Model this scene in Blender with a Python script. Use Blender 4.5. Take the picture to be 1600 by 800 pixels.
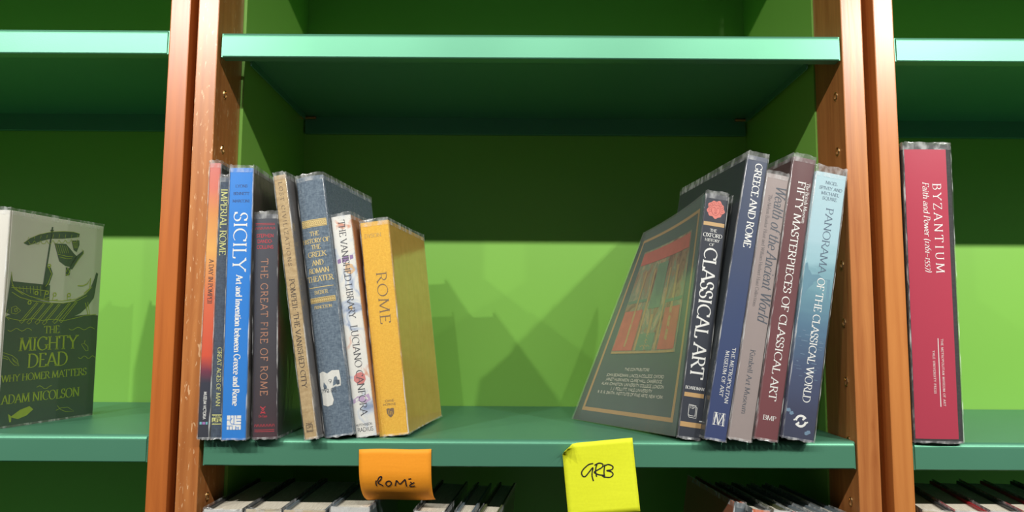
import bpy, bmesh, math, random
from mathutils import Vector, Matrix
for o in list(bpy.data.objects): bpy.data.objects.remove(o)
D = bpy.data; SC = bpy.context.scene; COL = SC.collection
rad = math.radians
EYE = 1.45                      # height of the camera above the floor; the rest is measured from that level
# ------------------------------------------------------------------ camera, world, lamps, exposure
cd = D.cameras.new('camera'); cam = D.objects.new('camera', cd); COL.objects.link(cam)
cd.sensor_width = 36; cd.lens = 36*1155/1600; cd.clip_start = .02
cam.location = (0, -.8075, EYE)
cam.rotation_euler = (Matrix.Rotation(rad(90+5.54), 3, 'X') @ Matrix.Rotation(rad(.32), 3, 'Z')).to_euler()
SC.camera = cam
w = D.worlds.new('room_light'); SC.world = w; w.use_nodes = True
bg = w.node_tree.nodes['Background']; bg.inputs[0].default_value = (.96, .98, 1, 1); bg.inputs[1].default_value = .065
def lamp(x, p, y=-.85, z=.73, r=.011, c=(1, .97, .91)):
    l = D.lights.new('display_and_fill_lamp', 'SPOT'); l.energy = p; l.shadow_soft_size = r; l.color = c; l.spot_size = rad(122); l.spot_blend = 1
    o = D.objects.new('display_and_fill_lamp', l); COL.objects.link(o); o.location = (x, y, EYE+z)
    o.rotation_euler = (rad(90-36), 0, 0)                # aimed at the shelves, 36 degrees down
for x, p in ((-1.50, 26), (-1.06, 31), (-.70, 32), (-.30, 13), (.08, 12), (.46, 13), (.88, 46), (1.25, 31), (1.65, 28)): lamp(x, p)  # the weak middle ones are added fill, softening the book shadows
vs = SC.view_settings; vs.view_transform = 'Standard'; vs.look = 'None'; vs.gamma = 1; vs.exposure = 0
try: vs.use_curve_mapping = False
except Exception: pass
# ------------------------------------------------------------------ materials
def srgb(c):
    return tuple((v/255/12.92 if v/255 <= .04045 else ((v/255+.055)/1.055)**2.4) for v in c)
class N:
    def __init__(s, name):
        s.m = D.materials.new(name); s.m.use_nodes = True; s.t = s.m.node_tree; s.b = s.t.nodes['Principled BSDF']
    def n(s, ty, **k):
        q = s.t.nodes.new(ty)
        for a, v in k.items():
            if a[0] == '_': setattr(q, a[1:], v)
            else: q.inputs[a.replace('__', ' ')].default_value = v
        return q
    def l(s, a, b): s.t.links.new(a, b)
    def coord(s, scale=(1, 1, 1), rot=(0, 0, 0)):
        c = s.n('ShaderNodeTexCoord'); m = s.n('ShaderNodeMapping'); m.inputs['Scale'].default_value = scale; m.inputs['Rotation'].default_value = rot
        s.l(c.outputs['Object'], m.inputs['Vector']); return m.outputs['Vector']
    def noise(s, vec, sc, det=4, rough=.55, dist=0):
        q = s.n('ShaderNodeTexNoise', Scale=sc, Detail=det, Roughness=rough, Distortion=dist); s.l(vec, q.inputs['Vector']); return q.outputs['Fac']
    def ramp(s, fac, stops, interp='LINEAR'):
        q = s.n('ShaderNodeValToRGB'); e = q.color_ramp.elements; q.color_ramp.interpolation = interp
        while len(e) < len(stops): e.new(.5)
        for i, (p, c) in enumerate(stops): e[i].position = p; e[i].color = (*c, 1)
        s.l(fac, q.inputs['Fac']); return q.outputs['Color']
    def mix(s, fac, a, b, mode='MIX'):
        q = s.n('ShaderNodeMix', _data_type='RGBA', _blend_type=mode)
        for sock, v in ((q.inputs[0], fac), (q.inputs[6], a), (q.inputs[7], b)):
            if isinstance(v, (int, float)): sock.default_value = v
            elif isinstance(v, tuple): sock.default_value = (*v, 1)
            else: s.l(v, sock)
        return q.outputs[2]
    def bump(s, h, st, d=.001):
        q = s.n('ShaderNodeBump', Strength=st, Distance=d); s.l(h, q.inputs['Height']); s.l(q.outputs['Normal'], s.b.inputs['Normal'])
    def base(s, c):
        if isinstance(c, tuple): s.b.inputs['Base Color'].default_value = (*c, 1)
        else: s.l(c, s.b.inputs['Base Color'])
    def set(s, **k):
        for a, v in k.items(): s.b.inputs[a.replace('__', ' ')].default_value = v
        return s
CACHE = {}
def flat(name, c, rough=.5, var=.0, metal=0, sc=60, bump=0, spec=.5, coat=0):
    key = (name,)
    if key in CACHE: return CACHE[key]
    q = N(name); q.set(Roughness=rough, Metallic=metal, Specular__IOR__Level=spec, Coat__Weight=coat)
    v = q.noise(q.coord(), sc, 5)
    if var: q.base(q.mix(v, tuple(x*(1-var) for x in c), tuple(min(1, x*(1+var)) for x in c)))
    else: q.base(c)
    if bump: q.bump(v, bump)
    CACHE[key] = q.m; return q.m
def teal_paint():
    q = N('teal_powder_coat'); v = q.coord()
    n1 = q.noise(v, 9, 3); n2 = q.noise(v, 700, 2)
    q.base(q.mix(n1, (.095, .295, .185), (.108, .32, .205)))
    q.set(Roughness=.41, Metallic=.40, Specular__IOR__Level=.28); q.bump(n2, .12, .0004); return q.m
def lime_paint(name='lime_panel_paint', a=(.215, .475, .078), b=(.232, .51, .086)):
    q = N(name); v = q.coord(); q.base(q.mix(q.noise(v, 5, 3), a, b)); q.set(Roughness=.3, Specular__IOR__Level=.5)
    q.bump(q.noise(v, 3.0, 2), .10, .004); return q.m
def wood(name, dark, light, seed=0., worn=0., rough=.34):
    q = N(name); v = q.coord((1, 1, .06)); mp = v.node; mp.inputs['Location'].default_value = (seed, seed*.7, seed*.3)
    g = q.noise(v, 130, 5, .6, 1.2); g2 = q.noise(v, 26, 3, .5, 2.2)
    wv = q.n('ShaderNodeTexWave', Scale=28., Distortion=7., Detail=3., Detail__Scale=1.4); q.l(v, wv.inputs['Vector'])
    f = q.mix(.5, g, g2); f = q.mix(.12, f, wv.outputs['Color'])
    c = q.ramp(f, [(.28, dark), (.5, tuple((a+b)/2 for a, b in zip(dark, light))), (.72, light)])
    if worn:
        v2 = q.coord((1, 1, .22)); s = q.noise(v2, 330, 3, .6, .6); m = q.ramp(s, [(.62, (0, 0, 0)), (.67, (worn,)*3)])
        c = q.mix(m, c, (.86, .58, .33))
    q.base(c); q.set(Roughness=rough, Specular__IOR__Level=.5, Coat__Weight=.10, Coat__Roughness=.28)
    q.bump(g, .18, .0006); return q.m
def film(name='clear_jacket_film', haze=.035, rim=False):
    q = N(name); t = q.t; t.nodes.remove(q.b); out = t.nodes['Material Output']
    v = q.coord((1, 1, .55)); n = q.noise(v, 42 if not rim else 70, 3, .5, .8)
    bp = q.n('ShaderNodeBump', Strength=.22 if not rim else .9, Distance=.0022); q.l(n, bp.inputs['Height'])
    tr = q.n('ShaderNodeBsdfTransparent'); tr.inputs[0].default_value = (.95, .955, .95, 1)
    gl = q.n('ShaderNodeBsdfGlossy', Roughness=.13 if not rim else .2); q.l(bp.outputs[0], gl.inputs['Normal'])
    gl.inputs[0].default_value = (1, 1, 1, 1)
    lw = q.n('ShaderNodeLayerWeight', Blend=.5); q.l(bp.outputs[0], lw.inputs['Normal'])
    pw = q.n('ShaderNodeMath', _operation='POWER'); q.l(lw.outputs['Facing'], pw.inputs[0]); pw.inputs[1].default_value = 3.5
    fr = q.n('ShaderNodeMath', _operation='MULTIPLY_ADD'); q.l(pw.outputs[0], fr.inputs[0]); fr.inputs[1].default_value = .6; fr.inputs[2].default_value = .045
    m1 = q.n('ShaderNodeMixShader'); q.l(fr.outputs[0], m1.inputs[0]); q.l(tr.outputs[0], m1.inputs[1]); q.l(gl.outputs[0], m1.inputs[2])
    df = q.n('ShaderNodeBsdfDiffuse'); df.inputs[0].default_value = (.86, .88, .88, 1); q.l(bp.outputs[0], df.inputs['Normal'])
    m2 = q.n('ShaderNodeMixShader'); q.l(m1.outputs[0], m2.inputs[1]); q.l(df.outputs[0], m2.inputs[2])
    if rim: q.l(q.ramp(q.noise(v, 120, 2), [(.45, (haze,)*3), (.68, (haze*4,)*3)]), m2.inputs[0])  # whitish patches painted in for glints along the crumpled rim
    else: m2.inputs[0].default_value = haze
    q.l(m2.outputs[0], out.inputs['Surface']); return q.m
def zramp(name, h, stops, rough=.35, wob=.05, sc=30, tex=0., axis='Z', aniso=(1, 1, 1), bump=0, cloth=0):
    """colours printed up the height of a spine, wobbling with noise"""
    q = N(name); c = q.n('ShaderNodeTexCoord'); sp = q.n('ShaderNodeSeparateXYZ'); q.l(c.outputs['Object'], sp.inputs[0])
    ml = q.n('ShaderNodeMath', _operation='MULTIPLY'); ml.inputs[1].default_value = 1/h; q.l(sp.outputs[axis], ml.inputs[0])
    nz = q.noise(q.coord(aniso), sc, 5, .6, .5)
    ad = q.n('ShaderNodeMath', _operation='MULTIPLY_ADD'); q.l(nz, ad.inputs[0]); ad.inputs[1].default_value = 2*wob
    sb = q.n('ShaderNodeMath', _operation='SUBTRACT'); q.l(ml.outputs[0], sb.inputs[0]); sb.inputs[1].default_value = wob
    q.l(sb.outputs[0], ad.inputs[2])
    col = q.ramp(ad.outputs[0], stops)
    if tex: col = q.mix(tex, col, q.ramp(q.noise(q.coord(aniso), sc*3, 5, .7), [(.35, (.15, .15, .15)), (.65, (1, 1, 1))]), 'MULTIPLY')
    q.base(col); q.set(Roughness=rough)
    if bump: q.bump(q.noise(q.coord(), 500, 3), bump, .0005)
    return q.m
def cloth(name, a, b, sc=900, aniso=(1, 1, .35), rough=.75):
    q = N(name); n = q.noise(q.coord(aniso), sc, 3, .6); n2 = q.noise(q.coord((.35, .35, 1)), sc, 2, .5)
    f = q.mix(.5, n, n2); q.base(q.ramp(f, [(.36, a), (.64, b)])); q.set(Roughness=rough, Specular__IOR__Level=.25); q.bump(f, .4, .0006); return q.m
TEAL = teal_paint(); LIME = lime_paint()
def crease_glint_mat():  # broken white streaks: painted highlights where the film folds at the spine corners
    q = N('film_crease_glint'); t = q.t; out = t.nodes['Material Output']
    q.base((.9, .92, .92)); q.set(Roughness=.12, Specular__IOR__Level=.9)
    tr = q.n('ShaderNodeBsdfTransparent'); m = q.n('ShaderNodeMixShader'); n = q.noise(q.coord((1, 1, .12)), 260, 3, .6)
    q.l(q.ramp(n, [(.47, (.03,)*3), (.66, (.62,)*3)]), m.inputs[0]); q.l(tr.outputs[0], m.inputs[1]); q.l(q.b.outputs[0], m.inputs[2]); q.l(m.outputs[0], out.inputs['Surface']); return q.m
CREASE_GLINT = crease_glint_mat(); FILMH = film('reflection_haze_film', .10)  # white haze in this film stands in for reflections over the curled cover
FILM = film(); RIM = film('crumpled_film_edge', .10, True)
BRASS = flat('brass', (.75, .5, .22), .28, .1, 1); COPPER = flat('copper', (.72, .32, .16), .35, .1, 1)
def pages_mat():
    q = N('paper_edges'); v = q.coord((60, 1, 1)); q.base(q.ramp(q.noise(v, 60, 2), [(.35, (.46, .41, .32)), (.65, (.72, .67, .56))])); q.set(Roughness=.85); return q.m
PAGES = pages_mat()
# ------------------------------------------------------------------ objects
def link(name, me, mat=None, parent=None):
    o = D.objects.new(name, me); COL.objects.link(o)
    if mat: me.materials.append(mat)
    if parent: o.parent = parent
    return o
def mesh(name, vs_, fs, mat=None, parent=None, smooth=False):
    me = D.meshes.new(name); me.from_pydata([tuple(v) for v in vs_], [], fs); me.update()
    if smooth:
        for p in me.polygons: p.use_smooth = True
    return link(name, me, mat, parent)
def thing(name, label, cat, loc=(0, 0, 0), rot=(0, 0, 0), group=None):
    o = D.objects.new(name, None); COL.objects.link(o); o.empty_display_size = .02
    o.location = (loc[0], loc[1], loc[2]+EYE); o.rotation_euler = rot
    o['label'] = label; o['category'] = cat
    if group: o['group'] = group
    return o
def boxm(name, a, b, mat, parent=None, bev=0, seg=2):
    bm = bmesh.new(); bmesh.ops.create_cube(bm, size=1)
    for v in bm.verts:
        for i in range(3): v.co[i] = a[i]+(v.co[i]+.5)*(b[i]-a[i])
    if bev: bmesh.ops.bevel(bm, geom=bm.edges[:], offset=bev, segments=seg, affect='EDGES', profile=.6)
    me = D.meshes.new(name); bm.to_mesh(me); bm.free(); return link(name, me, mat, parent)
def sweep(name, prof, x0, x1, mat, parent=None, smooth=False):
    """closed (y,z) profile extruded along x"""
    n = len(prof); v = [(x0, y, z) for y, z in prof]+[(x1, y, z) for y, z in prof]
    f = [(i, (i+1) % n, (i+1) % n+n, i+n) for i in range(n)]+[tuple(range(n))[::-1], tuple(range(n, 2*n))]
    o = mesh(name, v, f, mat, parent)
    bm = bmesh.new(); bm.from_mesh(o.data); bmesh.ops.recalc_face_normals(bm, faces=bm.faces[:]); bm.to_mesh(o.data); bm.free()
    return o
# ------------------------------------------------------------------ roman letters drawn as pen strokes, cap height 1
def L(*a, s=''): return ('l', a, s)
def Ea(cx, cy, rx, ry, a0, a1): return ('e', (cx, cy, rx, ry, a0, a1), '')
G = {
'A': (.74, [L(.37, 1, .06, 0, s='b'), L(.37, 1, .7, 0, s='b'), L(.17, .35, .58, .35)]),
'B': (.62, [L(.13, 1, .13, 0), L(.03, 1, .34, 1), L(.13, .54, .34, .54), L(.03, 0, .34, 0), Ea(.32, .77, .2, .23, 90, -90), Ea(.32, .27, .25, .27, 90, -90)]),
'C': (.72, [Ea(.42, .5, .36, .5, 48, 312), L(.67, .97, .67, .74)]),
'D': (.78, [L(.13, 1, .13, 0), L(.03, 1, .34, 1), L(.03, 0, .34, 0), Ea(.32, .5, .4, .5, 90, -90)]),
'E': (.58, [L(.13, 1, .13, 0), L(.03, 1, .5, 1, .5, .84), L(.13, .53, .42, .53), L(.03, 0, .53, 0, .55, .18)]),
'F': (.54, [L(.13, 1, .13, 0, s='b'), L(.03, 1, .5, 1, .5, .84), L(.13, .53, .42, .53)]),
'G': (.78, [Ea(.42, .5, .36, .5, 48, 318), L(.67, .97, .67, .76), L(.69, .42, .69, .1, s='a')]),
'H': (.8, [L(.14, 1, .14, 0, s='ab'), L(.66, 1, .66, 0, s='ab'), L(.14, .52, .66, .52)]),
'I': (.34, [L(.17, 1, .17, 0, s='ab')]),
'J': (.4, [L(.24, 1, .24, .12, s='a'), Ea(.1, .1, .14, .2, 0, -110)]),
'K': (.7, [L(.14, 1, .14, 0, s='ab'), L(.6, 1, .16, .46, s='a'), L(.3, .6, .66, 0, s='b')]),
'L': (.56, [L(.13, 1, .13, 0, s='a'), L(.03, 0, .5, 0, .53, .2)]),
'M': (.94, [L(.16, 1, .1, 0, s='ab'), L(.16, 1, .46, .06), L(.78, 1, .46, .06), L(.78, 1, .84, 0, s='ab')]),
'N': (.8, [L(.13, 1, .13, 0, s='ab'), L(.11, 1, .68, 0), L(.68, 1, .68, 0, s='a')]),
'O': (.82, [Ea(.41, .5, .36, .51, 0, 360)]),
'P': (.58, [L(.13, 1, .13, 0, s='b'), L(.03, 1, .32, 1), L(.13, .48, .32, .48), Ea(.3, .74, .23, .26, 90, -90)]),
'Q': (.82, [Ea(.41, .5, .36, .51, 0, 360), L(.42, .05, .8, -.2)]),
'R': (.66, [L(.13, 1, .13, 0, s='b'), L(.03, 1, .32, 1), L(.13, .5, .32, .5), Ea(.3, .75, .22, .25, 90, -90), L(.33, .5, .64, 0, s='b')]),
'S': (.52, [Ea(.26, .75, .18, .26, 35, 262), Ea(.25, .25, .21, .26, 82, -150), L(.42, .97, .43, .76), L(.05, .03, .04, .26)]),
'T': (.68, [L(.03, .82, .04, 1, .64, 1, .65, .82), L(.34, 1, .34, 0, s='b')]),
'U': (.76, [L(.13, 1, .13, .34, s='a'), Ea(.38, .34, .25, .35, 180, 360), L(.63, 1, .63, .34, s='a')]),
'V': (.72, [L(.06, 1, .37, 0, s='a'), L(.67, 1, .37, 0, s='a')]),
'W': (1.02, [L(.05, 1, .3, 0, s='a'), L(.52, 1, .3, 0), L(.52, 1, .76, 0, s='a'), L(.98, 1, .76, 0, s='a')]),
'X': (.7, [L(.08, 1, .63, 0, s='ab'), L(.62, 1, .07, 0, s='ab')]),
'Y': (.68, [L(.05, 1, .34, .48, s='a'), L(.64, 1, .34, .48, s='a'), L(.34, .5, .34, 0, s='b')]),
'Z': (.64, [L(.06, .84, .06, 1, .56, 1), L(.56, 1, .06, 0), L(.06, 0, .58, 0, .59, .18)]),
'a': (.5, [Ea(.25, .44, .16, .2, 0, 155), L(.41, .44, .41, .06, .47, 0), Ea(.24, .19, .18, .19, 0, 360)]),
'b': (.56, [L(.12, 1, .12, 0), Ea(.3, .32, .2, .32, 0, 360)]),
'c': (.48, [Ea(.28, .32, .22, .32, 45, 315)]),
'd': (.58, [L(.46, 1, .46, 0), Ea(.27, .32, .2, .32, 0, 360)]),
'e': (.5, [Ea(.27, .32, .21, .32, 5, 318), L(.07, .35, .47, .35)]),
'f': (.34, [L(.15, .8, .15, 0, s='b'), Ea(.3, .8, .15, .2, 180, 50), L(.03, .62, .3, .62)]),
'g': (.52, [Ea(.26, .42, .17, .21, 0, 360), Ea(.26, -.08, .2, .15, 0, 360), L(.2, .2, .18, .08, .38, .04)]),
'h': (.6, [L(.13, 1, .13, 0, s='b'), Ea(.3, .4, .17, .24, 180, 0), L(.47, .4, .47, 0, s='b')]),
'i': (.3, [L(.15, .63, .15, 0, s='b'), L(.15, .92, .15, .82)]),
'k': (.56, [L(.13, 1, .13, 0, s='b'), L(.45, .62, .15, .3), L(.25, .4, .5, 0, s='b')]),
'l': (.28, [L(.14, 1, .14, 0, s='b')]),
'm': (.88, [L(.13, .62, .13, 0, s='b'), Ea(.29, .4, .16, .24, 180, 0), L(.45, .4, .45, 0, s='b'), Ea(.61, .4, .16, .24, 180, 0), L(.77, .4, .77, 0, s='b')]),
'n': (.6, [L(.13, .62, .13, 0, s='b'), Ea(.3, .4, .17, .24, 180, 0), L(.47, .4, .47, 0, s='b')]),
'o': (.54, [Ea(.27, .32, .21, .33, 0, 360)]),
'p': (.56, [L(.12, .62, .12, -.32, s='b'), Ea(.3, .32, .2, .32, 0, 360)]),
'r': (.42, [L(.13, .62, .13, 0, s='b'), Ea(.3, .4, .16, .22, 170, 50)]),
's': (.4, [Ea(.2, .48, .13, .16, 40, 262), Ea(.19, .16, .15, .17, 82, -150)]),
't': (.36, [L(.15, .84, .15, .12), Ea(.26, .12, .11, .13, 180, 310), L(.03, .62, .32, .62)]),
'u': (.6, [L(.12, .62, .12, .2), Ea(.29, .22, .17, .22, 180, 360), L(.46, .62, .46, 0, s='b')]),
'v': (.54, [L(.05, .62, .27, 0), L(.5, .62, .27, 0)]),
'w': (.78, [L(.05, .62, .22, 0), L(.39, .62, .22, 0), L(.39, .62, .56, 0), L(.74, .62, .56, 0)]),
'y': (.54, [L(.05, .62, .28, 0), L(.5, .62, .2, -.3, .06, -.28)]),
'0': (.5, [Ea(.25, .34, .19, .34, 0, 360)]),
'1': (.4, [L(.2, .64, .2, 0, s='ab')]),
'2': (.46, [Ea(.22, .5, .15, .16, 160, -30), L(.34, .42, .06, 0, .42, 0)]),
'3': (.46, [Ea(.2, .5, .15, .15, 140, -90), Ea(.2, .16, .18, .2, 90, -140)]),
'5': (.46, [L(.38, .64, .12, .64, .1, .36), Ea(.2, .1, .19, .24, 110, -140)]),
'6': (.5, [Ea(.25, .3, .19, .3, 0, 360), L(.08, .4, .2, .8, .36, .98)]),
'7': (.46, [L(.06, .64, .42, .64, .16, -.2)]),
'9': (.5, [Ea(.25, .68, .19, .3, 0, 360), L(.43, .6, .34, .2, .14, 0)]),
'-': (.32, [L(.05, .38, .27, .38)]), '–': (.5, [L(.03, .32, .47, .32)]),
'(': (.3, [Ea(.34, .38, .22, .62, 120, 240)]), ')': (.3, [Ea(-.04, .38, .22, .62, 60, -60)]),
':': (.24, [L(.12, .55, .12, .46), L(.12, .09, .12, 0)]), '.': (.24, [L(.12, .09, .12, 0)]), ',': (.24, [L(.14, .09, .08, -.12)]),
'/': (.4, [L(.36, 1, .04, 0)]), ' ': (.3, []),
}
class Decal:
    """printed flat marks: fn maps (u,v) in metres on a face to a point just proud of it"""
    def __init__(s, fn): s.fn = fn; s.v = []; s.f = []
    def quad(s, pts):
        i = len(s.v); s.v += [s.fn(*p) for p in pts]; s.f.append(tuple(range(i, i+len(pts))))
    def rect(s, u0, v0, u1, v1, n=6):
        for k in range(n):
            a = u0+(u1-u0)*k/n; b = u0+(u1-u0)*(k+1)/n
            s.quad([(a, v0), (b, v0), (b, v1), (a, v1)])
    def stroke(s, pts, wf, closed=False):
        n = len(pts); 
        if n < 2: return
        Ls = []
        for i, (x, y) in enumerate(pts):
            a = pts[max(0, i-1)] if not closed else pts[(i-1) % n]; b = pts[min(n-1, i+1)] if not closed else pts[(i+1) % n]
            dx, dy = b[0]-a[0], b[1]-a[1]; d = math.hypot(dx, dy) or 1; dx /= d; dy /= d
            wd = (wf(dx, dy) if callable(wf) else wf)/2; Ls.append(((x-dy*wd, y+dx*wd), (x+dy*wd, y-dx*wd)))
        for i in range(n if closed else n-1):
            j = (i+1) % n; s.quad([Ls[i][0], Ls[j][0], Ls[j][1], Ls[i][1]])
    def text(s, txt, org, du, dv, cap, length=None, track=0, bold=1., serif=True, italic=0., center=False, mono=False):
        """org start of the baseline; du, dv unit vectors of reading and of letter-up"""
        adv = sum(G[c][0]+track for c in txt)-track
        sx = (length/cap/adv) if length else 1.
        if center: o0 = -adv*sx/2
        else: o0 = 0
        hv = .125*bold if not mono else .12*bold; th = .05*bold if not mono else .11*bold
        def wf(dx, dy):
            c = dx*math.sin(rad(14))-dy*math.cos(rad(14)) if True else 0
            return math.hypot(hv*abs(c)**1.3, th) if not mono else hv
        def put(pts):
            return [(org[0]+(x*du[0]+y*dv[0])*cap, org[1]+(x*du[1]+y*dv[1])*cap) for x, y in pts]
        x = o0
        for ch in txt:
            wdt, st = G[ch]
            for ty, a, sf in st:
                if ty == 'l': 
                    raw = [(a[i], a[i+1]) for i in range(0, len(a), 2)]; segs = []
                    for i in range(len(raw)-1): segs.append([raw[i], raw[i+1]])
                else:
                    cx, cy, rx, ry, a0, a1 = a; m = max(6, int(abs(a1-a0)/24))
                    segs = [[(cx+rx*math.cos(rad(a0+(a1-a0)*k/m)), cy+ry*math.sin(rad(a0+(a1-a0)*k/m))) for k in range(m+1)]]
                for sg in segs:
                    if ty == 'l': sg = [(sg[0][0]+(sg[1][0]-sg[0][0])*k/3, sg[0][1]+(sg[1][1]-sg[0][1])*k/3) for k in range(4)]
                    P = [(x+px*sx+italic*py, py) for px, py in sg]
                    n = len(P); Ls = []
                    for i in range(n):
                        A = P[max(0, i-1)]; B = P[min(n-1, i+1)]; dx, dy = B[0]-A[0], B[1]-A[1]; d = math.hypot(dx, dy) or 1; dx /= d; dy /= d
                        wd = wf(dx, dy)/2; Ls.append(((P[i][0]-dy*wd, P[i][1]+dx*wd), (P[i][0]+dy*wd, P[i][1]-dx*wd)))
                    for i in range(n-1): s.quad(put([Ls[i][0], Ls[i+1][0], Ls[i+1][1], Ls[i][1]]))
                if serif and not mono and sf:
                    for k, (px, py) in (('a', (a[0], a[1])), ('b', (a[-2], a[-1]))):
                        if k in sf:
                            X = x+px*sx+italic*py; sl = .13; t0 = .045*bold; up = 1 if k == 'b' else -1
                            s.quad(put([(X-sl, py), (X+sl, py), (X+sl, py+up*t0), (X-sl, py+up*t0)]))
                            s.quad(put([(X-hv/2, py), (X+hv/2, py), (X+hv/2+.03, py+up*t0), (X-hv/2-.03, py+up*t0)]) if False else put([(X-hv*.9, py+up*t0*.9), (X+hv*.9, py+up*t0*.9), (X+hv*.45, py+up*.11), (X-hv*.45, py+up*.11)]))
            x += (wdt+track)*sx
    def done(s, name, mat, parent, label=None):
        o = mesh(name, s.v, s.f, mat, parent)
        if label: o['label'] = label
        return o
INK = {}
def ink(name, c, rough=.5, metal=0):
    if name not in INK: INK[name] = flat('ink_'+name, c, rough, .12, metal, 300)
    return INK[name]
WHITE = ink('white', (.88, .88, .86)); GOLD = ink('gold', (.78, .6, .25), .4, .15)
# ================================================================== the setting
FLOOR = flat('carpet_grey', (.24, .23, .21), .95, .15, 0, 300, .4)
WALLM = flat('wall_paint', (.55, .54, .5), .8, .03)
def struct(o): o['kind'] = 'structure'; return o
struct(boxm('floor', (-2.6, -2.6, -.05), (2.6, .46, 0), FLOOR))
struct(boxm('wall_back', (-2.6, .40, 0), (2.6, .46, 2.8), WALLM))
# ================================================================== bookcases
XC0, XC1 = -.3335, .3710          # clear opening of the middle bay at its posts
def socket(parent, x, y, z, face, cache={}):
    """brass shelf-pin cup let into a post; face +1 looks towards +x"""
    k = face
    if k not in cache:
        bm = bmesh.new(); s = 12
        rings = [(.0050, .0), (.0047, .0012), (.0036, .0014), (.0030, -.0018), (.0006, -.0022)]
        R = [[bm.verts.new((face*hh, rr*.8*math.cos(2*math.pi*i/s), rr*1.05*math.sin(2*math.pi*i/s))) for i in range(s)] for rr, hh in rings]
        for a, b in zip(R, R[1:]):
            for i in range(s): bm.faces.new((a[i], a[(i+1) % s], b[(i+1) % s], b[i]))
        bm.faces.new(R[-1])
        bmesh.ops.recalc_face_normals(bm, faces=bm.faces[:])
        me = D.meshes.new('shelf_pin_socket'); bm.to_mesh(me); bm.free(); me.materials.append(BRASS); cache[k] = me
    o = D.objects.new('shelf_pin_socket', cache[k]); COL.objects.link(o); o.parent = parent; o.location = (x, y, z+EYE)
def bookcase(x0, x1, w0, w1, label, seeds, worn=(0, 0), sock=True, cols=None):
    """x0,x1 clear opening; w0,w1 widths of its left and right posts"""
    t = thing('bookcase', label, 'bookcase', (0, 0, -EYE)); TOP = 2.42
    c = cols or WOODS; zz_ = 0
    boxm('post', (x0-w0, 0, 0), (x0, .075, TOP), wood('post_wood_%d' % seeds[0], *c[0], seeds[0], worn[0]), t, .0012)
    boxm('post', (x1, 0, 0), (x1+w1, .075, TOP), wood('post_wood_%d' % seeds[1], *c[1], seeds[1], worn[1]), t, .0012)
    boxm('side_panel', (x0-w0+.002, .0755, 0), (x0+.0035, .3398, TOP), LIME, t)
    boxm('side_panel', (x1-.0015, .0755, 0), (x1+w1-.002, .3398, TOP), LIME, t)
    boxm('back_panel', (x0-w0+.002, .340, 0), (x1+w1-.002, .350, TOP), LIME, t)
    boxm('plinth', (x0+.004, .02, 0), (x1-.002, .0745, .07), LIME, t)
    if sock:
        for k in range(-6, 14):
            z = .2663-.0647*k
            if abs(z-.3146) < .02 or abs(z+.13) < .004: continue
            socket(t, x0, .0255, z, 1); socket(t, x1, .0195, z, -1)
        for k in (-1, 1, 2, 3, 4):
            socket(t, x0+.0035, .315, .2663-.0647*k+.006, 1); socket(t, x1-.0015, .315, .2663-.0647*k+.006, -1)
    return t
WOODS = [((.34, .105, .026), (.56, .22, .065)), ((.32, .095, .024), (.58, .235, .07))]
W2 = [((.34, .105, .026), (.56, .22, .065)), ((.38, .10, .02), (.54, .16, .032))]
W3 = [((.46, .155, .036), (.60, .235, .062)), ((.36, .12, .03), (.6, .24, .07))]
bookcase(XC0, XC1, .0235, .0240, 'middle bookcase bay with reddish wooden posts, lime back panel and brass pin sockets', (1, 2), (.6, 0))
bookcase(-1.092, -.3885, .0235, .0225, 'left-hand bookcase bay beside the dark gap, green back panel behind a pale book', (3, 4), sock=False, cols=W2)
bookcase(.4305, 1.135, .0225, .0235, 'right-hand bookcase bay, smooth orange post beside the crimson book', (5, 6), sock=False, cols=W3)
def shelf(x0, x1, z, label, pins=True):
    """pressed sheet-metal shelf; z is its top surface"""
    t = thing('metal_shelf', label, 'shelf', ((x0+x1)/2, 0, z), group='teal metal shelves of the bookcases')
    a, b = -(x1-x0)/2, (x1-x0)/2; r = .0055; H = .0288
    arc = [(r-r*math.sin(rad(k*15)), -r+r*math.cos(rad(k*15))) for k in range(0, 7)]
    pr = arc+[(0, -H+.001), (.001, -H), (.014, -H), (.014, -.0022), (.02, -.0022), (.02, 0)]
    o = sweep('front_lip', pr, a, b, TEAL, t)
    bm = bmesh.new(); bm.from_mesh(o.data)
    bmesh.ops.bevel(bm, geom=[e for e in bm.edges if abs(e.verts[0].co.x-e.verts[1].co.x) < 1e-5 and abs(abs(e.verts[0].co.x)-b) < 1e-4 and e.verts[0].co.y < .001 and e.verts[1].co.y < .001], offset=.0016, segments=2, affect='EDGES')
    bm.to_mesh(o.data); bm.free()
    boxm('shelf_panel', (a, .0201, -.0022), (b, .3319, 0), TEAL, t)
    boxm('rear_lip', (a+.002, .332, -.0285), (b-.002, .339, 0), TEAL, t, .0008)
    for s in (-1, 1):
        x = s*(b-.0055)
        boxm('side_flange', (x-.001, .08, -.0105), (x+.001, .318, -.0023), TEAL, t)
    if pins:
        for s in (-1, 1):
            for y in (.045, .326):
                bm = bmesh.new(); bmesh.ops.create_cone(bm, segments=10, radius1=.0022, radius2=.0022, depth=.022 if y < .1 else .026, cap_ends=True, matrix=Matrix.Translation((s*(b-.0075), y, -.0135 if y < .1 else -.0050)) @ Matrix.Rotation(rad(90), 4, 'Y'))
                me = D.meshes.new('shelf_pin'); bm.to_mesh(me); bm.free(); link('shelf_pin', me, COPPER, t)
    return t
Z1, Z2, Z3, Z0 = -.1195, .3310, .5600, -.4750
dl, dr = .003, -.0008
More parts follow.
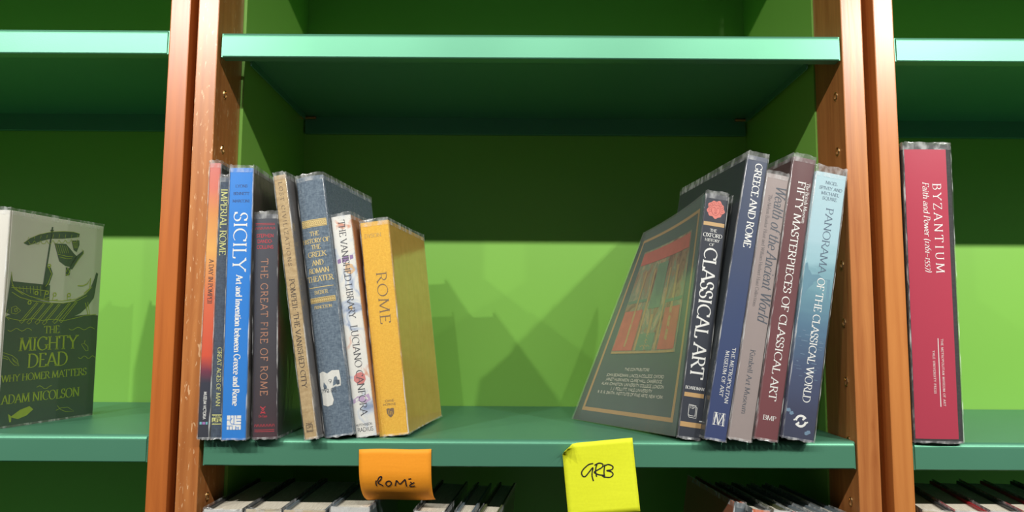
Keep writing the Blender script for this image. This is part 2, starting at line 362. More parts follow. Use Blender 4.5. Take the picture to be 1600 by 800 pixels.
for z, nm in ((Z2, 'upper teal shelf of the %s bay, empty, its underside showing'), (Z1, 'book-carrying teal shelf of the %s bay%s'), (Z3, 'topmost teal shelf of the %s bay, above the frame'), (Z0, 'lowest teal shelf of the %s bay, under the lower row')):
    for side, a, b, dz, ex in (('left', -1.0915, -.3890, dl, ', under the pale sailing-ship book'), ('middle', XC0+.0042, XC1-.0020, 0, ', with two sticky notes on its edge'), ('right', .4310, 1.1345, dr, ', under the crimson spine')):
        lab = nm % ((side, ex) if nm.count('%s') == 2 else side)
        shelf(a, b, z+dz, lab)
# ================================================================== books
def spine_curve(t, bul, n=10, rr=.0012):
    pts = []
    for i in range(n+1):
        q = i/n; x = q*t; y = bul*(2*q-1)**2
        e = min(q, 1-q)*t
        if e < rr: y += rr*(1-math.sqrt(max(0, 1-(1-e/rr)**2)))
        pts.append((x, y))
    # extra samples near the corners for a rounded edge
    out = []
    for q in [0, .15*rr/t, .5*rr/t, rr/t]+[i/n for i in range(1, n)]+[1-rr/t, 1-.5*rr/t, 1-.15*rr/t, 1]:
        x = q*t; y = bul*(2*q-1)**2; e = min(q, 1-q)*t
        if e < rr: y += rr*(1-math.sqrt(max(0, 1-(1-e/rr)**2)))
        out.append((x, y))
    return sorted(out)
class Book:
    def __init__(s, label, x, y, z, t, h, d, lean, yaw, piv, smat, lmat, rmat, yt, yb, wpx, bul=.001, hard=True, jacket=True, jleft=True, group=None, seed=1, left=True, jtop=.0035, name='book', pages=PAGES):
        s.t, s.h, s.d, s.yt, s.yb, s.bul = t, h, d, yt, yb, bul; s.S = h/(yb-yt); rr = random.Random(seed)
        M = Matrix.Rotation(yaw, 3, 'Z') @ Matrix.Rotation(lean, 3, 'Y')
        off = M @ Vector((t if piv == 'r' else 0, 0, 0))
        R = thing(name, label, 'book', (x-off.x, y-off.y, z-off.z+.0004), (0, lean, yaw), group); s.root = R
        c = spine_curve(t, bul); th = .0016; ins = .0035 if hard else .0
        n = len(c); V = []; F = []
        zs = [0, h]
        prof = [(x_, y_) for x_, y_ in c]+[(min(max(x_, .0012), t-.0012), y_+th+.001) for x_, y_ in c[::-1]]
        m = len(prof)
        for zz in zs: V += [(a, b, zz) for a, b in prof]
        F = [(i, (i+1) % m, (i+1) % m+m, i+m) for i in range(m)]+[tuple(range(m))[::-1], tuple(range(m, 2*m))]
        s.spine = mesh('spine', V, F, smat, R)
        bm = bmesh.new(); bm.from_mesh(s.spine.data); bmesh.ops.recalc_face_normals(bm, faces=bm.faces[:]); bm.to_mesh(s.spine.data); bm.free()
        cy = bul+.0032; ct = .0022 if hard else .0006
        if left: boxm('back_cover', (0, cy, 0), (ct, d, h), lmat, R, .0004, 1)
        s.cov = boxm('front_cover', (t-ct, cy, 0), (t, d, h), rmat, R, .0004, 1)
        boxm('page_block', (ct+.0001, cy, ins), (t-ct-.0001, d-ins, h-ins), pages, R)
        if jacket: s.jacket(rr, jtop, jleft)
    def jacket(s, rr, jt, jl=True):
        t, h, d, o = s.t, s.h, s.d, .0007
        c = spine_curve(t, s.bul, 6, .002)
        path = [(-o, d), (-o, d*.6), (-o, d*.3), (-o, s.bul+.006)]+[(x_+(-o if x_ < .0005 else (o if x_ > t-.0005 else 0)), y_-o) for x_, y_ in c]+[(t+o, s.bul+.006), (t+o, d*.3), (t+o, d*.6), (t+o, d)]
        if not jl: path = path[4:]
        def sheet(zs, amp, name, mat, par):
            V = []; n = len(path)
            for j, (zz, top) in enumerate(zs):
                for i, (a, b) in enumerate(path):
                    k = amp*top
                    cx = t/2; nx = (a-cx)/(t/2+o)
                    V.append((a+rr.uniform(-.2, .9)*k*nx*.6, b-(rr.uniform(-.3, 1)*k if b < s.bul+.007 else 0), zz+(rr.uniform(-1, .6)*.0011*top if top > .9 else 0)))
            F = [(j*n+i, j*n+i+1, (j+1)*n+i+1, (j+1)*n+i) for j in range(len(zs)-1) for i in range(n-1)]
            return mesh(name, V, F, mat, par, True)
        J = sheet([(.002+(h-.007)*k/5, .05) for k in range(6)], .0004, 'clear_jacket', FILM, s.root)
        J['label'] = 'clear plastic jacket'
        top = sheet([(h-.005, .05), (h-.001, .5), (h+jt*.6, .8), (h+jt, 1)], .0013, 'film_edge', RIM, J)
        bot = sheet([(-.0003, .95), (.001, .4), (.002, .05)], .0012, 'film_edge', RIM, J)
        for sx, x0 in ((-1, -o), (1, t+o)):
            if sx < 0 and not jl: x0 = 0
            V = []; K = 24; w_ = rr.uniform(.0005, .0010)
            for k in range(K+1):
                zz = .001+(h-.002)*k/K; jx = rr.uniform(-.00015, .0002)
                V += [(x0-sx*(.0004+w_)+jx, s.bul-o-.00025, zz), (x0-sx*.0002+jx, s.bul-o-.00005, zz), (x0+sx*.0002+jx, s.bul+.0004, zz)]
            mesh('film_fold_glint', V, [(3*k+a, 3*k+a+1, 3*k+a+4, 3*k+a+3) for k in range(K) for a in (0, 1)], CREASE_GLINT, J)
    def spine_decal(s, off=.00022):
        t, b = s.t, s.bul
        def fn(u, v):
            q = min(max(u/t, 0), 1); return (u, b*(2*q-1)**2-off, v)
        return Decal(fn)
    # helpers in pixels of the photographed spine: fu is the fraction across, py the row
    def zz(s, py): return (s.yb-py)*s.S
    def down(s, d, txt, p0, p1, fu, cap, **k):
        d.text(txt, (fu*s.t, s.zz(p0)), (0, -1), (1, 0), cap*s.S, (p1-p0)*s.S, **k)
    def horiz(s, d, txt, fu, py, length, cap, **k):
        d.text(txt, (fu*s.t, s.zz(py)), (1, 0), (0, 1), cap*s.S, length*s.S, center=True, **k)
    def bar(s, d, f0, f1, p0, p1, n=8): d.rect(f0*s.t, s.zz(p1), f1*s.t, s.zz(p0), n)
    def poly(s, d, fc, pc, pts, wd, closed=False):
        """pts in px offsets from (fc, pc)"""
        d.stroke([(fc*s.t+a*s.S, s.zz(pc)-b*s.S) for a, b in pts], wd*s.S, closed)
    def fill(s, d, fc, pc, pts):
        c = (fc*s.t, s.zz(pc)); P = [(fc*s.t+a*s.S, s.zz(pc)-b*s.S) for a, b in pts]
        for i in range(len(P)): d.quad([c, P[i], P[(i+1) % len(P)]])
def lin(r, g, b): return srgb((r, g, b))
LOW = 'books with clear jackets on the lower row'
# ---- left group -----------------------------------------------------------------
RL = rad
NAVYC = flat('cover_navy', lin(44, 54, 70), .4, .15)
# 1 thin orange paperback against the post
h = .295
m = zramp('spine_sunset_print', h, [(0, lin(40, 42, 58)), (.2, lin(44, 46, 66)), (.24, lin(120, 40, 70)), (.3, lin(225, 84, 50)), (.5, lin(226, 110, 70)), (.68, lin(240, 180, 96)), (.82, lin(226, 150, 80)), (.92, lin(222, 120, 100)), (1, lin(214, 120, 112))], .35, .03, 40)
b1 = Book('thin orange paperback with a sunset-coloured spine, leftmost against the wooden post', -.3322, -.010, Z1, .0122, .297, .20, 0, 0, 'l', m, NAVYC, flat('cover_brown_dark', lin(58, 44, 42), .4, .2), 258, 690, 17, .0004, False, seed=3)
d = b1.spine_decal(); b1.down(d, 'A DAY IN POMPEII', 412, 482, .36, 7, bold=1.1); d.done('lettering', ink('dark_brown', lin(90, 50, 40)), b1.root)
d = b1.spine_decal(); b1.down(d, 'MUSEUM VICTORIA', 618, 660, .42, 4.5, mono=True, bold=1.2); d.done('lettering', WHITE, b1.root)
d = b1.spine_decal(); b1.bar(d, .15, .35, 664, 668, 8); b1.bar(d, .7, .85, 664, 668, 8); d.done('logo_patch', ink('cyan', lin(120, 190, 200)), b1.root)
d = b1.spine_decal(); b1.bar(d, .4, .65, 664, 668, 8); d.done('logo_patch', ink('violet', lin(170, 120, 190)), b1.root)
# 2 navy, yellow lettering
m = cloth('spine_slate_navy', lin(50, 64, 84), lin(72, 88, 108), 500)
b2 = Book('slate-navy hardback with pale yellow lettering, between the orange paperback and the bright blue spine', -.3186, -.010, Z1, .0128, .281, .215, rad(-.6), 0, 'l', m, NAVYC, NAVYC, 279, 690, 17, .0008, True, seed=4)
Y1 = ink('pale_yellow', lin(222, 222, 140))
d = b2.spine_decal(); b2.down(d, 'IMPERIAL ROME', 297, 404, .25, 10, bold=1.1); b2.down(d, 'GREAT AGES OF MAN', 549, 640, .4, 6.5, bold=1.1); d.done('lettering', Y1, b2.root)
d = b2.spine_decal(); b2.bar(d, .1, .92, 652.5, 654, 8); b2.bar(d, .1, .92, 657.5, 664, 8); b2.bar(d, .1, .92, 667, 668, 8); b2.horiz(d, 'TIME', .5, 657, 13, 3, mono=True); b2.horiz(d, 'BOOKS', .5, 668, 13, 2.2, mono=True); d.done('logo_box', Y1, b2.root)
d = b2.spine_decal(.0004); b2.horiz(d, 'LIFE', .5, 663.4, 12, 5, mono=True, bold=1.3); d.done('lettering', NAVYC, b2.root)
# 3 bright blue
m = flat('spine_bright_blue', lin(0, 130, 224), .42, .04)
ph = zramp('cover_stone_photo', .291, [(0, lin(170, 168, 165)), (.22, lin(175, 172, 168)), (.25, lin(70, 64, 60)), (.5, lin(78, 66, 58)), (.75, lin(58, 50, 44)), (.9, lin(96, 76, 58)), (.97, lin(150, 140, 120)), (1, lin(140, 130, 118))], .3, .05, 60, .55, aniso=(1, 1, .25))
b3 = Book('tall bright blue spine with big white lettering, third from the left post', -.3045, -.016, Z1, .0255, .2905, .235, rad(-.6), 0, 'l', m, m, ph, 263, 688, 37, .0006, False, seed=5)
d = b3.spine_decal(); b3.down(d, 'SICILY', 334, 428, .25, 21, bold=1.0); b3.down(d, 'Art and Invention between Greece and Rome', 434, 636, .42, 10, bold=1.5); d.done('lettering', WHITE, b3.root)
d = b3.spine_decal(); DK = ink('deep_blue', lin(10, 60, 120))
for tx, py, ln in (('LYONS', 294.5, 19), ('BENNETT', 306.5, 25), ('MARCONJ'.replace('J', 'I'), 318.5, 27)): b3.horiz(d, tx, .52, py, ln, 4.4, bold=1.0)
d.done('lettering', DK, b3.root)
d = b3.spine_decal()
b3.bar(d, .22, .80, 651, 672.5); d.done('publisher_mark', WHITE, b3.root)
d = b3.spine_decal(.0004)
for p in ([(-10.8, -4), (-5, -4), (-5, -11)], [(0, -11), (0, 3), (10.8, 3)], [(4, -11), (4, -6), (10.8, -6)], [(-10.8, 5), (-2, 5), (-2, 11)], [(3, 11), (3, 5)], [(7, 11), (7, 6.5)], [(3, 8), (7, 8)], [(-3, -7), (-6, -2), (-4, 2), (0, 2)], [(4, -2), (10.8, -2)], [(-7, 5), (-7, 11)]): b3.poly(d, .51, 661.7, p, .9)
d.done('publisher_mark', m, b3.root)
# 4 great fire
m = zramp('spine_charcoal_print', .24, [(0, lin(70, 34, 46)), (.1, lin(58, 38, 48)), (.3, lin(58, 50, 58)), (.6, lin(62, 62, 74)), (1, lin(66, 70, 82))], .4, .04, 30)
ph = zramp('cover_fire_photo', .24, [(0, lin(34, 26, 32)), (.3, lin(46, 28, 34)), (.45, lin(120, 26, 30)), (.62, lin(40, 26, 30)), (.8, lin(130, 36, 34)), (.9, lin(44, 30, 34)), (1, lin(40, 32, 38))], .35, .25, 25, 0, aniso=(1, 1, .35))
b4 = Book('charcoal spine with bronze and red lettering, squeezed between the bright blue and tan spines', -.2745, -.010, Z1, .0262, .2405, .16, rad(-1.9), 0, 'l', m, m, ph, 335, 685, 36, .002, True, seed=6)
RED = ink('pinkish_red', lin(214, 60, 84)); BRZ = ink('bronze', lin(190, 132, 104))
d = b4.spine_decal()
for tx, py, ln in (('STEPHEN', 372, 27), ('DANDO-', 381, 24), ('COLLINS', 390, 26)): b4.horiz(d, tx, .5, py, ln, 5.2, mono=True, bold=1.1)
for py in (349.5, 351.6, 671, 673.5): b4.bar(d, .1, .9, py, py+.8)
for k in range(7):
    for py, s_ in ((357.5, 1), (664.5, 1)): b4.poly(d, .14+.12*k, py, [(-1.6, 2), (-.6, -2), (0, 1), (.8, -2), (1.6, 2)], .7)
b4.poly(d, .45, 641, [(-4, -5), (2, -1), (-3, 3), (4, 5)], 1.6); b4.poly(d, .45, 641, [(4, -5), (-2, -1), (3, 3), (-4, 5)], 1.3)
b4.horiz(d, 'Da Capo', .45, 652, 13, 3.4, mono=True)
d.done('lettering', ink('red', lin(205, 44, 62)), b4.root)
d = b4.spine_decal(); b4.down(d, 'THE GREAT FIRE OF ROME', 406, 619, .34, 11, mono=True, bold=.85, track=.12); d.done('lettering', BRZ, b4.root)
# 5 tan
YAW = rad(-6.5)
m = cloth('spine_tan_mottled', lin(176, 148, 104), lin(204, 178, 134), 260, (1, 1, 1), .6)
b5 = Book('narrow tan spine leaning left with small brown lettering', -.2178, -.012, Z1, .0138, .287, .20, rad(-9.1), rad(-6), 'l', m, NAVYC, flat('cover_warm_grey', lin(112, 106, 104), .4, .1), 274, 686.5, 20, .0004, True, seed=7)
d = b5.spine_decal(); BR = ink('brown', lin(110, 88, 62)); BD = ink('dark_umber', lin(70, 54, 44))
b5.down(d, 'LOST CIVILIZATIONS', 285, 420, .36, 6, track=.25); d.done('lettering', BR, b5.root)
d = b5.spine_decal(); b5.down(d, 'POMPEII: THE VANISHED CITY', 440, 609, .3, 8, bold=1.05); b5.horiz(d, 'TIME', .5, 665.5, 10, 3, mono=True); b5.horiz(d, 'LIFE', .5, 670.5, 8, 3.4, mono=True)
b5.poly(d, .5, 670.5, [(-5, -5), (5, -5), (5, 5), (-5, 5)], .8, True); b5.horiz(d, 'BOOKS', .5, 675, 8, 2.4, mono=True); d.done('lettering', BD, b5.root)
# 6 blue-grey cloth
m = cloth('cloth_blue_grey', lin(74, 93, 114), lin(118, 136, 152), 620)
b6 = Book('thick blue-grey cloth hardback with gold lettering and a torn white label low on its spine', -.2006, .0, Z1, .0320, .2865, .168, rad(-8.7), rad(-8), 'l', m, m, m, 275, 683.5, 48, .0035, True, seed=8)
d = b6.spine_decal()
for tx, py, ln, cp in (('THE', 371, 15, 7), ('HISTORY OF', 382.5, 44, 7), ('THE', 392.5, 15, 7), ('GREEK', 404.5, 30, 8), ('AND', 418, 19, 8), ('ROMAN', 430.5, 33, 8), ('THEATER', 443.5, 42, 8.5), ('BIEBER', 463.5, 22, 5.6), ('PRINCETON', 486, 29, 4.6)): b6.horiz(d, tx, .49, py, ln, cp, bold=1.25)
b6.bar(d, .05, .93, 452, 453.2); d.done('lettering', GOLD, b6.root)
for p0, p1 in ((345, 357), (468.5, 477)):
    d = b6.spine_decal(); b6.bar(d, .05, .95, p0, p1); d.done('gold_band', GOLD, b6.root)
    d = b6.spine_decal(.0004)
    for k in range(12): b6.poly(d, .10+.073*k, (p0+p1)/2, [(-1.6, -2.5), (1, -.5), (-1, 1), (1.6, 2.8)], .6)
    b6.bar(d, .06, .94, p0+1.2, p0+1.8); b6.bar(d, .06, .94, p1-1.8, p1-1.2); d.done('band_ornament', ink('ochre', lin(140, 112, 60)), b6.root)
def blob(pts, n=1): return pts
d = b6.spine_decal(.0004)
lab = [(-15, -25), (-9, -27), (-2, -23), (6, -27), (17, -26), (18, -12), (17, -2), (12, -6), (5, -3), (0, 8), (-2, 15), (4, 18), (1, 25), (-7, 27), (-15, 24), (-15, 8), (-17, -6)]
b6.fill(d, .42, 610, lab); d.done('torn_label', ink('paper_white', (.8, .8, .76)), b6.root, 'torn white paper label')
d = b6.spine_decal(.0006); b6.horiz(d, '.9', .42, 602, 9, 6, mono=True, bold=.8); b6.horiz(d, '792.05', .36, 615, 26, 7, mono=True, bold=.8); b6.fill(d, .7, 602, [(-3, -4), (3, -3), (3, 3), (-1, 4)]); d.done('lettering', ink('slate', lin(70, 84, 100)), b6.root)
# 7 white watercolour spine
q = N('spine_watercolour'); vv = q.coord(); n1 = q.noise(vv, 38, 3, .5, 1.2); n2 = q.noise(vv, 30, 3, .5, 2); mp = n2.node
c_ = q.ramp(n1, [(.30, lin(150, 165, 195)), (.38, lin(206, 214, 226)), (.45, (.84, .83, .79)), (.6, (.86, .84, .79)), (.68, lin(226, 160, 130)), (.75, lin(200, 150, 170))])
q.base(c_); q.set(Roughness=.4); m = q.m
b7 = Book('white spine with pastel watercolour marks and grey lettering, left of the yellow book', -.1672, .005, Z1, .0228, .243, .175, rad(-8.5), rad(-7), 'l', m, m, flat('cover_apricot', lin(196, 130, 84), .4, .15), 337, 682, 33, .0008, True, seed=9)
SL = ink('graphite', lin(74, 76, 84))
d = b7.spine_decal(); b7.down(d, 'THE VANISHED LIBRARY', 344, 500, .36, 10.5, bold=.95); b7.down(d, 'LUCIANO CANFORA', 511, 650, .37, 11, bold=.9); b7.horiz(d, 'HUTCHINSON', .46, 665.5, 26, 3.6, mono=True, bold=.8); b7.horiz(d, 'RADIUS', .5, 674, 25, 6, mono=True, bold=.8); d.done('lettering', SL, b7.root)
for pts, c, pc in (([(-8, -3), (-3, -7), (4, -8), (9, -4), (10, 4), (6, 10), (0, 12), (-5, 8), (-9, 4)], ink('coral_wash', lin(216, 130, 126)), 592), ([(-14, 3), (-6, -2), (4, 0), (12, -4), (14, 6), (5, 10), (-6, 5), (-14, 9)], ink('lilac_wash', lin(196, 170, 204)), 622), ([(-13, -2), (0, -6), (13, -7), (13, -1), (0, 3), (-13, 4)], ink('purple_wash', lin(150, 120, 170)), 408), ([(0, -8), (10, -4), (14, 6), (6, 12), (-3, 6)], ink('sand_wash', lin(226, 190, 150)), 420), ([(-3, -2), (2, -3), (3, 2), (-1, 3)], ink('apricot_wash', lin(236, 200, 140)), 484)):
    d = b7.spine_decal(.00012); b7.fill(d, .5, pc, pts); d.done('watercolour_patch', c, b7.root)
# 8 yellow
m = cloth('cloth_yellow', lin(232, 176, 50), lin(246, 196, 66), 900)
m2 = cloth('cloth_yellow_streaked', lin(214, 168, 62), lin(226, 182, 78), 120, (1, 1, .15))  # covers: duller, streakier yellow than the spine
b8 = Book('thick golden-yellow cloth hardback leaning at the right end of the left group', -.1437, .012, Z1, .0328, .2365, .168, rad(-6.8), rad(-7), 'l', m, m2, m2, 346, 681, 47, .0012, True, seed=10)
GB = ink('grey_brown', lin(128, 104, 74)); TN = ink('faded_tan', lin(202, 168, 92))
d = b8.spine_decal(); b8.down(d, 'ROME', 427, 509, .42, 16, bold=.85, track=.08)
b8.horiz(d, 'JOHNS', .46, 629.5, 15, 3.4, mono=True, bold=.8); b8.horiz(d, 'HOPKINS', .46, 635, 20, 3.4, mono=True, bold=.8)
b8.fill(d, .47, 646, [(-6, -6), (-3, -7), (0, -6), (3, -7), (6, -6), (5.5, 1), (3, 5), (0, 7.5), (-3, 5), (-5.5, 1)]); d.done('lettering', GB, b8.root)
d = b8.spine_decal(.0004); b8.poly(d, .47, 646, [(-2.5, 3), (-2.5, -3), (-1, -4)], .8); b8.poly(d, .47, 646, [(2.5, 3), (2.5, -1), (0, -2), (0, 3)], .8); d.done('shield_lines', m, b8.root)
d = b8.spine_decal(); b8.horiz(d, 'DYSON', .42, 371, 28, 6, bold=1.); d.done('lettering', TN, b8.root)
# ---- right group ----------------------------------------------------------------
YR = rad(5.4)
# oxford : paperback whose left cover curls away
m = flat('spine_ink_navy', lin(40, 46, 62), .35, .12)
b9 = Book('navy paperback with a coral face emblem, its back cover curling open to the left', .2033, .0, Z1, .0258, .268, .115, rad(8.0), YR, 'r', m, m, m, 297, 681, 38, .0006, False, seed=11, left=False, jleft=False)
for ch in b9.root.children:
    if ch.name.startswith('page_block'):
        for v_ in ch.data.vertices: v_.co.z = min(v_.co.z, .243)

CORAL = ink('coral', lin(226, 128, 116)); CD = ink('coral_dark', lin(186, 84, 78))
d = b9.spine_decal()
pts = []
for k in range(36):
    a = 2*math.pi*k/36; r = 14+1.0*math.sin(9*a)+.7*math.sin(5*a+1); pts.append((r*1.0*math.cos(a), r*math.sin(a)))
b9.fill(d, .5, 321, pts); d.done('face_emblem', CORAL, b9.root, 'coral-pink face with curling hair')
d = b9.spine_decal(.0004)
for p in ([(-5, -2), (-3.5, -3.2), (-1.5, -2.4)], [(5, -2), (3.5, -3.2), (1.5, -2.4)], [(-1.2, -2), (-1.6, 2.4), (0, 3), (1.6, 2.4), (1.2, -2)], [(-2.5, 5.4), (0, 4.8), (2.5, 5.4)], [(-1.6, 6.4), (1.6, 6.4)], [(-6.8, -4), (-7, 3), (-4, 8), (0, 10), (4, 8), (7, 3), (6.8, -4)], [(-6.5, -5), (-3, -7.5), (0, -6), (3, -7.5), (6.5, -5)]): b9.poly(d, .5, 321, p, .7)
for k in range(14):
    a = rad(150+240*k/13); r0, r1 = 9, 13
    b9.poly(d, .5, 321, [(r0*math.cos(a), r0*math.sin(a)), ((r0+r1)/2*math.cos(a+.18), (r0+r1)/2*math.sin(a+.18)), (r1*math.cos(a-.06), r1*math.sin(a-.06))], .7)
d.done('emblem_lines', CD, b9.root)
BND = zramp('gold_band_print', .268, [(0, lin(200, 160, 104)), (1, lin(206, 170, 118))], .5, .3, 500)
for i, (p0, p1, f0, f1) in enumerate(((342, 348, .04, .96), (611, 617.5, .08, .92), (656, 663.5, .05, .95))):
    d = b9.spine_decal(); b9.bar(d, f0, f1, p0, p1); d.done('gold_band', BND, b9.root)
d = b9.spine_decal()
for tx, py, ln, cp in (('THE', 357.5, 11, 4.6), ('OXFORD', 366, 31, 6), ('HISTORY', 373, 24, 4.4), ('OF', 380, 8, 4.2), ('BOARDMAN', 606, 30, 4.6)): b9.horiz(d, tx, .5, py, ln, cp, bold=1.2)
b9.down(d, 'CLASSICAL ART', 383, 589, .22, 21, bold=1.15)
for p, cl in (([(-6, -10), (5, -9), (5, 7), (-3, 7), (-6, 5)], True), ([(5, -7), (7, -6), (7, 10), (-4, 9.5), (-6, 6)], False)): b9.poly(d, .5, 639, p, .8, cl)
b9.horiz(d, 'TSP', .49, 635, 9, 5, mono=True, bold=.8); b9.bar(d, .84, .97, 652, 653.5)
d.done('lettering', WHITE, b9.root)
# curling back cover, built in the book's own frame from world points
Mi = (Matrix.Translation(b9.root.location) @ b9.root.rotation_euler.to_matrix().to_4x4()).inverted()
def W(x, y, z): return Mi @ Vector((x, y, z+EYE))
A0, A1 = Vector((.0003, .0036, .0003)), Vector((.0003, .0036, .2675)); B0, B1 = W(.0815, .178, Z1+.0012), W(.1775, .178, .1265)
def cover_pt(s, v, off=0.):
    """s 0..1 from the spine to the fore edge, v 0..1 from bottom to top"""
    a = A0.lerp(A1, v); b = B0.lerp(B1, v)
    st = Vector((0, .182, 0))+a                     # straight back alongside the block
    q = a.lerp(b, s); q.x = a.x+(b.x-a.x)*s**(1.15+.75*v)
    return q+Vector((-off, -off*.35, 0))
def grid(name, s0, s1, v0, v1, off, mat, parent, ns=14, nv=16, thick=0, label=None):
    V = [cover_pt(s0+(s1-s0)*i/ns, v0+(v1-v0)*j/nv, off) for j in range(nv+1) for i in range(ns+1)]; n = ns+1
    F = [(j*n+i, j*n+i+1, (j+1)*n+i+1, (j+1)*n+i) for j in range(nv) for i in range(ns)]
    o = mesh(name, V, F, mat, parent, True)
    if thick:
        md = o.modifiers.new('thickness', 'SOLIDIFY'); md.thickness = thick; md.offset = 0
    if label: o['label'] = label
    return o
GREENC = flat('cover_bottle_green', lin(74, 92, 86), .3, .12, sc=30)
bc = grid('back_cover', 0, 1, 0, 1, 0, GREENC, b9.root, thick=.0006, label='bottle-green back cover with a gold border')
gl = flat('gold_border_print', lin(186, 148, 96), .4, .25, sc=900)
for s0, s1, v0, v1 in ((.06, .94, .052, .07), (.06, .94, .935, .950), (.055, .08, .052, .95), (.925, .945, .052, .95)): grid('gold_border', s0, s1, v0, v1, .0006, gl, bc, 10, 10)
def fresco():
    q = N('fresco_print'); t = q.coord((1, 1, 1)); 
    n1 = q.noise(q.coord((1, 1, .45)), 45, 4, .6, 1.6); n2 = q.noise(t, 18, 3, .5, .8)
    c1 = q.ramp(n1, [(.3, lin(112, 74, 62)), (.42, lin(160, 126, 92)), (.52, lin(124, 140, 112)), (.62, lin(184, 160, 120)), (.74, lin(140, 84, 72))])
    q.base(c1); q.set(Roughness=.3); return q.m
FR = fresco(); FRR = flat('fresco_red', lin(196, 96, 82), .3, .25, sc=80); FRG = flat('fresco_green', lin(110, 140, 108), .3, .3, sc=60); FRO = flat('fresco_ochre', lin(180, 150, 96), .3, .25, sc=150)
grid('painting_print', .15, .86, .345, .875, .0007, FR, bc, 12, 14, label='muted red and green fresco picture')
for s0, s1, v0, v1, mt in ((.16, .85, .80, .865, FRR), (.17, .36, .36, .55, FRR), (.64, .85, .36, .56, FRR), (.44, .58, .56, .78, FRG), (.38, .40, .36, .74, FRO), (.60, .62, .36, .76, FRO), (.16, .38, .575, .59, FRG), (.62, .85, .60, .615, FRG), (.42, .60, .36, .44, FRG), (.49, .52, .36, .53, FRO), (.45, .56, .375, .385, FRO), (.16, .85, .345, .355, FRO), (.27, .30, .40, .74, FRO), (.72, .74, .38, .76, FRO)):
    grid('painting_patch', s0, s1, v0, v1, .0011, mt, bc, 6, 6)
dd = Decal(lambda u, v: cover_pt(1-u, v, .0009))
for tx, v, ln, cp in (('THE CONTRIBUTORS', .262, .26, .012), ('JOHN BOARDMAN, LINCOLN COLLEGE, OXFORD', .232, .60, .013), ('JANET HUSKINSON, CLARE HALL, CAMBRIDGE', .210, .58, .013), ('ALAN JOHNSTON, UNIVERSITY COLLEGE, LONDON', .188, .64, .013), ('J. J. POLLITT, YALE UNIVERSITY', .166, .42, .013), ('R. R. R. SMITH, INSTITUTE OF FINE ARTS, NEW YORK', .144, .66, .013)):
    dd.text(tx, (.48, v), (1, 0), (0, 1), cp, ln, center=True, mono=True, bold=1.3)
dd.done('lettering', ink('cream_print', lin(236, 230, 210)), bc)
# film over the curled cover
grid('clear_jacket', .0, 1.006, -.002, 1.006, .0016, FILMH, b9.root, label='clear plastic jacket over the curling cover')
# thin one tucked behind
m = zramp('spine_thin_grey', .272, [(0, lin(66, 80, 110)), (.4, lin(84, 92, 112)), (.75, lin(120, 108, 112)), (1, lin(90, 96, 100))], .3, .1, 40)
b10 = Book('very thin grey-blue booklet slipped between the navy paperback and the tall navy spine', .2118, .012, Z1, .0078, .268, .18, rad(9.6), YR, 'r', m, m, m, 302, 684, 11, .0003, False, seed=12)
# greece and rome
m = zramp('spine_royal_navy', .312, [(0, lin(44, 62, 116)), (.4, lin(50, 70, 116)), (.8, lin(66, 78, 106)), (1, lin(70, 80, 104))], .3, .12, 30)
b11 = Book('tallest navy spine of the right group with white capitals and a framed initial', .2272, -.012, Z1, .0238, .311, .232, rad(10.3), YR, 'r', m, flat('cover_deep_navy', lin(44, 54, 62), .3, .1), m, 243, 688, 34, .0008, True, seed=13, jtop=.005)
d = b11.spine_decal(); b11.down(d, 'GREECE AND ROME', 254, 389, .42, 11.5, bold=1.25); b11.down(d, 'THE METROPOLITAN', 546, 631, .64, 5.6, bold=1.2, track=.06); b11.down(d, 'MUSEUM OF ART', 552, 622, .36, 5.6, bold=1.2, track=.06)
b11.horiz(d, 'M', .52, 665.5, 18, 19, bold=.7)
for p in ([(-9, -9), (9, -9), (9, 9), (-9, 9)], [(-9, 0), (0, -9), (9, 0), (0, 9)]): b11.poly(d, .52, 656, p, .35, True)
b11.poly(d, .52, 656, [(0, -9), (0, 9)], .35)
d.done('lettering', WHITE, b11.root)
# wealth
m = flat('spine_mauve_grey', lin(162, 148, 146), .35, .06)
b12 = Book('mauve-grey spine with slate italic lettering, shorter than the two books beside it', .2543, -.012, Z1, .0256, .290, .20, rad(10.1), YR, 'r', m, m, m, 269, 687, 38, .0008, True, seed=14)
SB = ink('slate_blue', lin(74, 82, 96)); SG = ink('soft_grey', lin(116, 108, 110))
d = b12.spine_decal(); b12.down(d, 'Wealth of the Ancient World', 286, 503, .48, 17, italic=.22, bold=.85); b12.down(d, 'Kimbell Art Museum', 548, 647, .38, 8, bold=.9); d.done('lettering', SB, b12.root)
d = b12.spine_decal(); b12.down(d, 'The Nelson Bunker Hunt and William Herbert Hunt Collections', 303, 482, .2, 5.5, bold=.9); d.done('lettering', SG, b12.root)
# fifty
m = zramp('spine_maroon_print', .31, [(0, lin(118, 58, 64)), (.2, lin(122, 62, 68)), (.6, lin(108, 62, 66)), (1, lin(106, 70, 72))], .28, .08, 30)
b13 = Book('tall maroon spine with white serif capitals, between the mauve and pale blue books', .2820, -.012, Z1, .0258, .309, .205, rad(9.9), YR, 'r', m, flat('cover_maroon', lin(92, 56, 58), .3, .1), m, 245, 689.5, 37, .0012, True, seed=15, jtop=.004)
d = b13.spine_decal(); b13.down(d, 'The British Museum', 284, 349, .72, 6, bold=1.); b13.down(d, 'FIFTY MASTERPIECES OF CLASSICAL ART', 283, 629, .34, 12, bold=1.15); b13.horiz(d, 'BMP', .5, 659, 21, 7, bold=1.1); d.done('lettering', WHITE, b13.root)
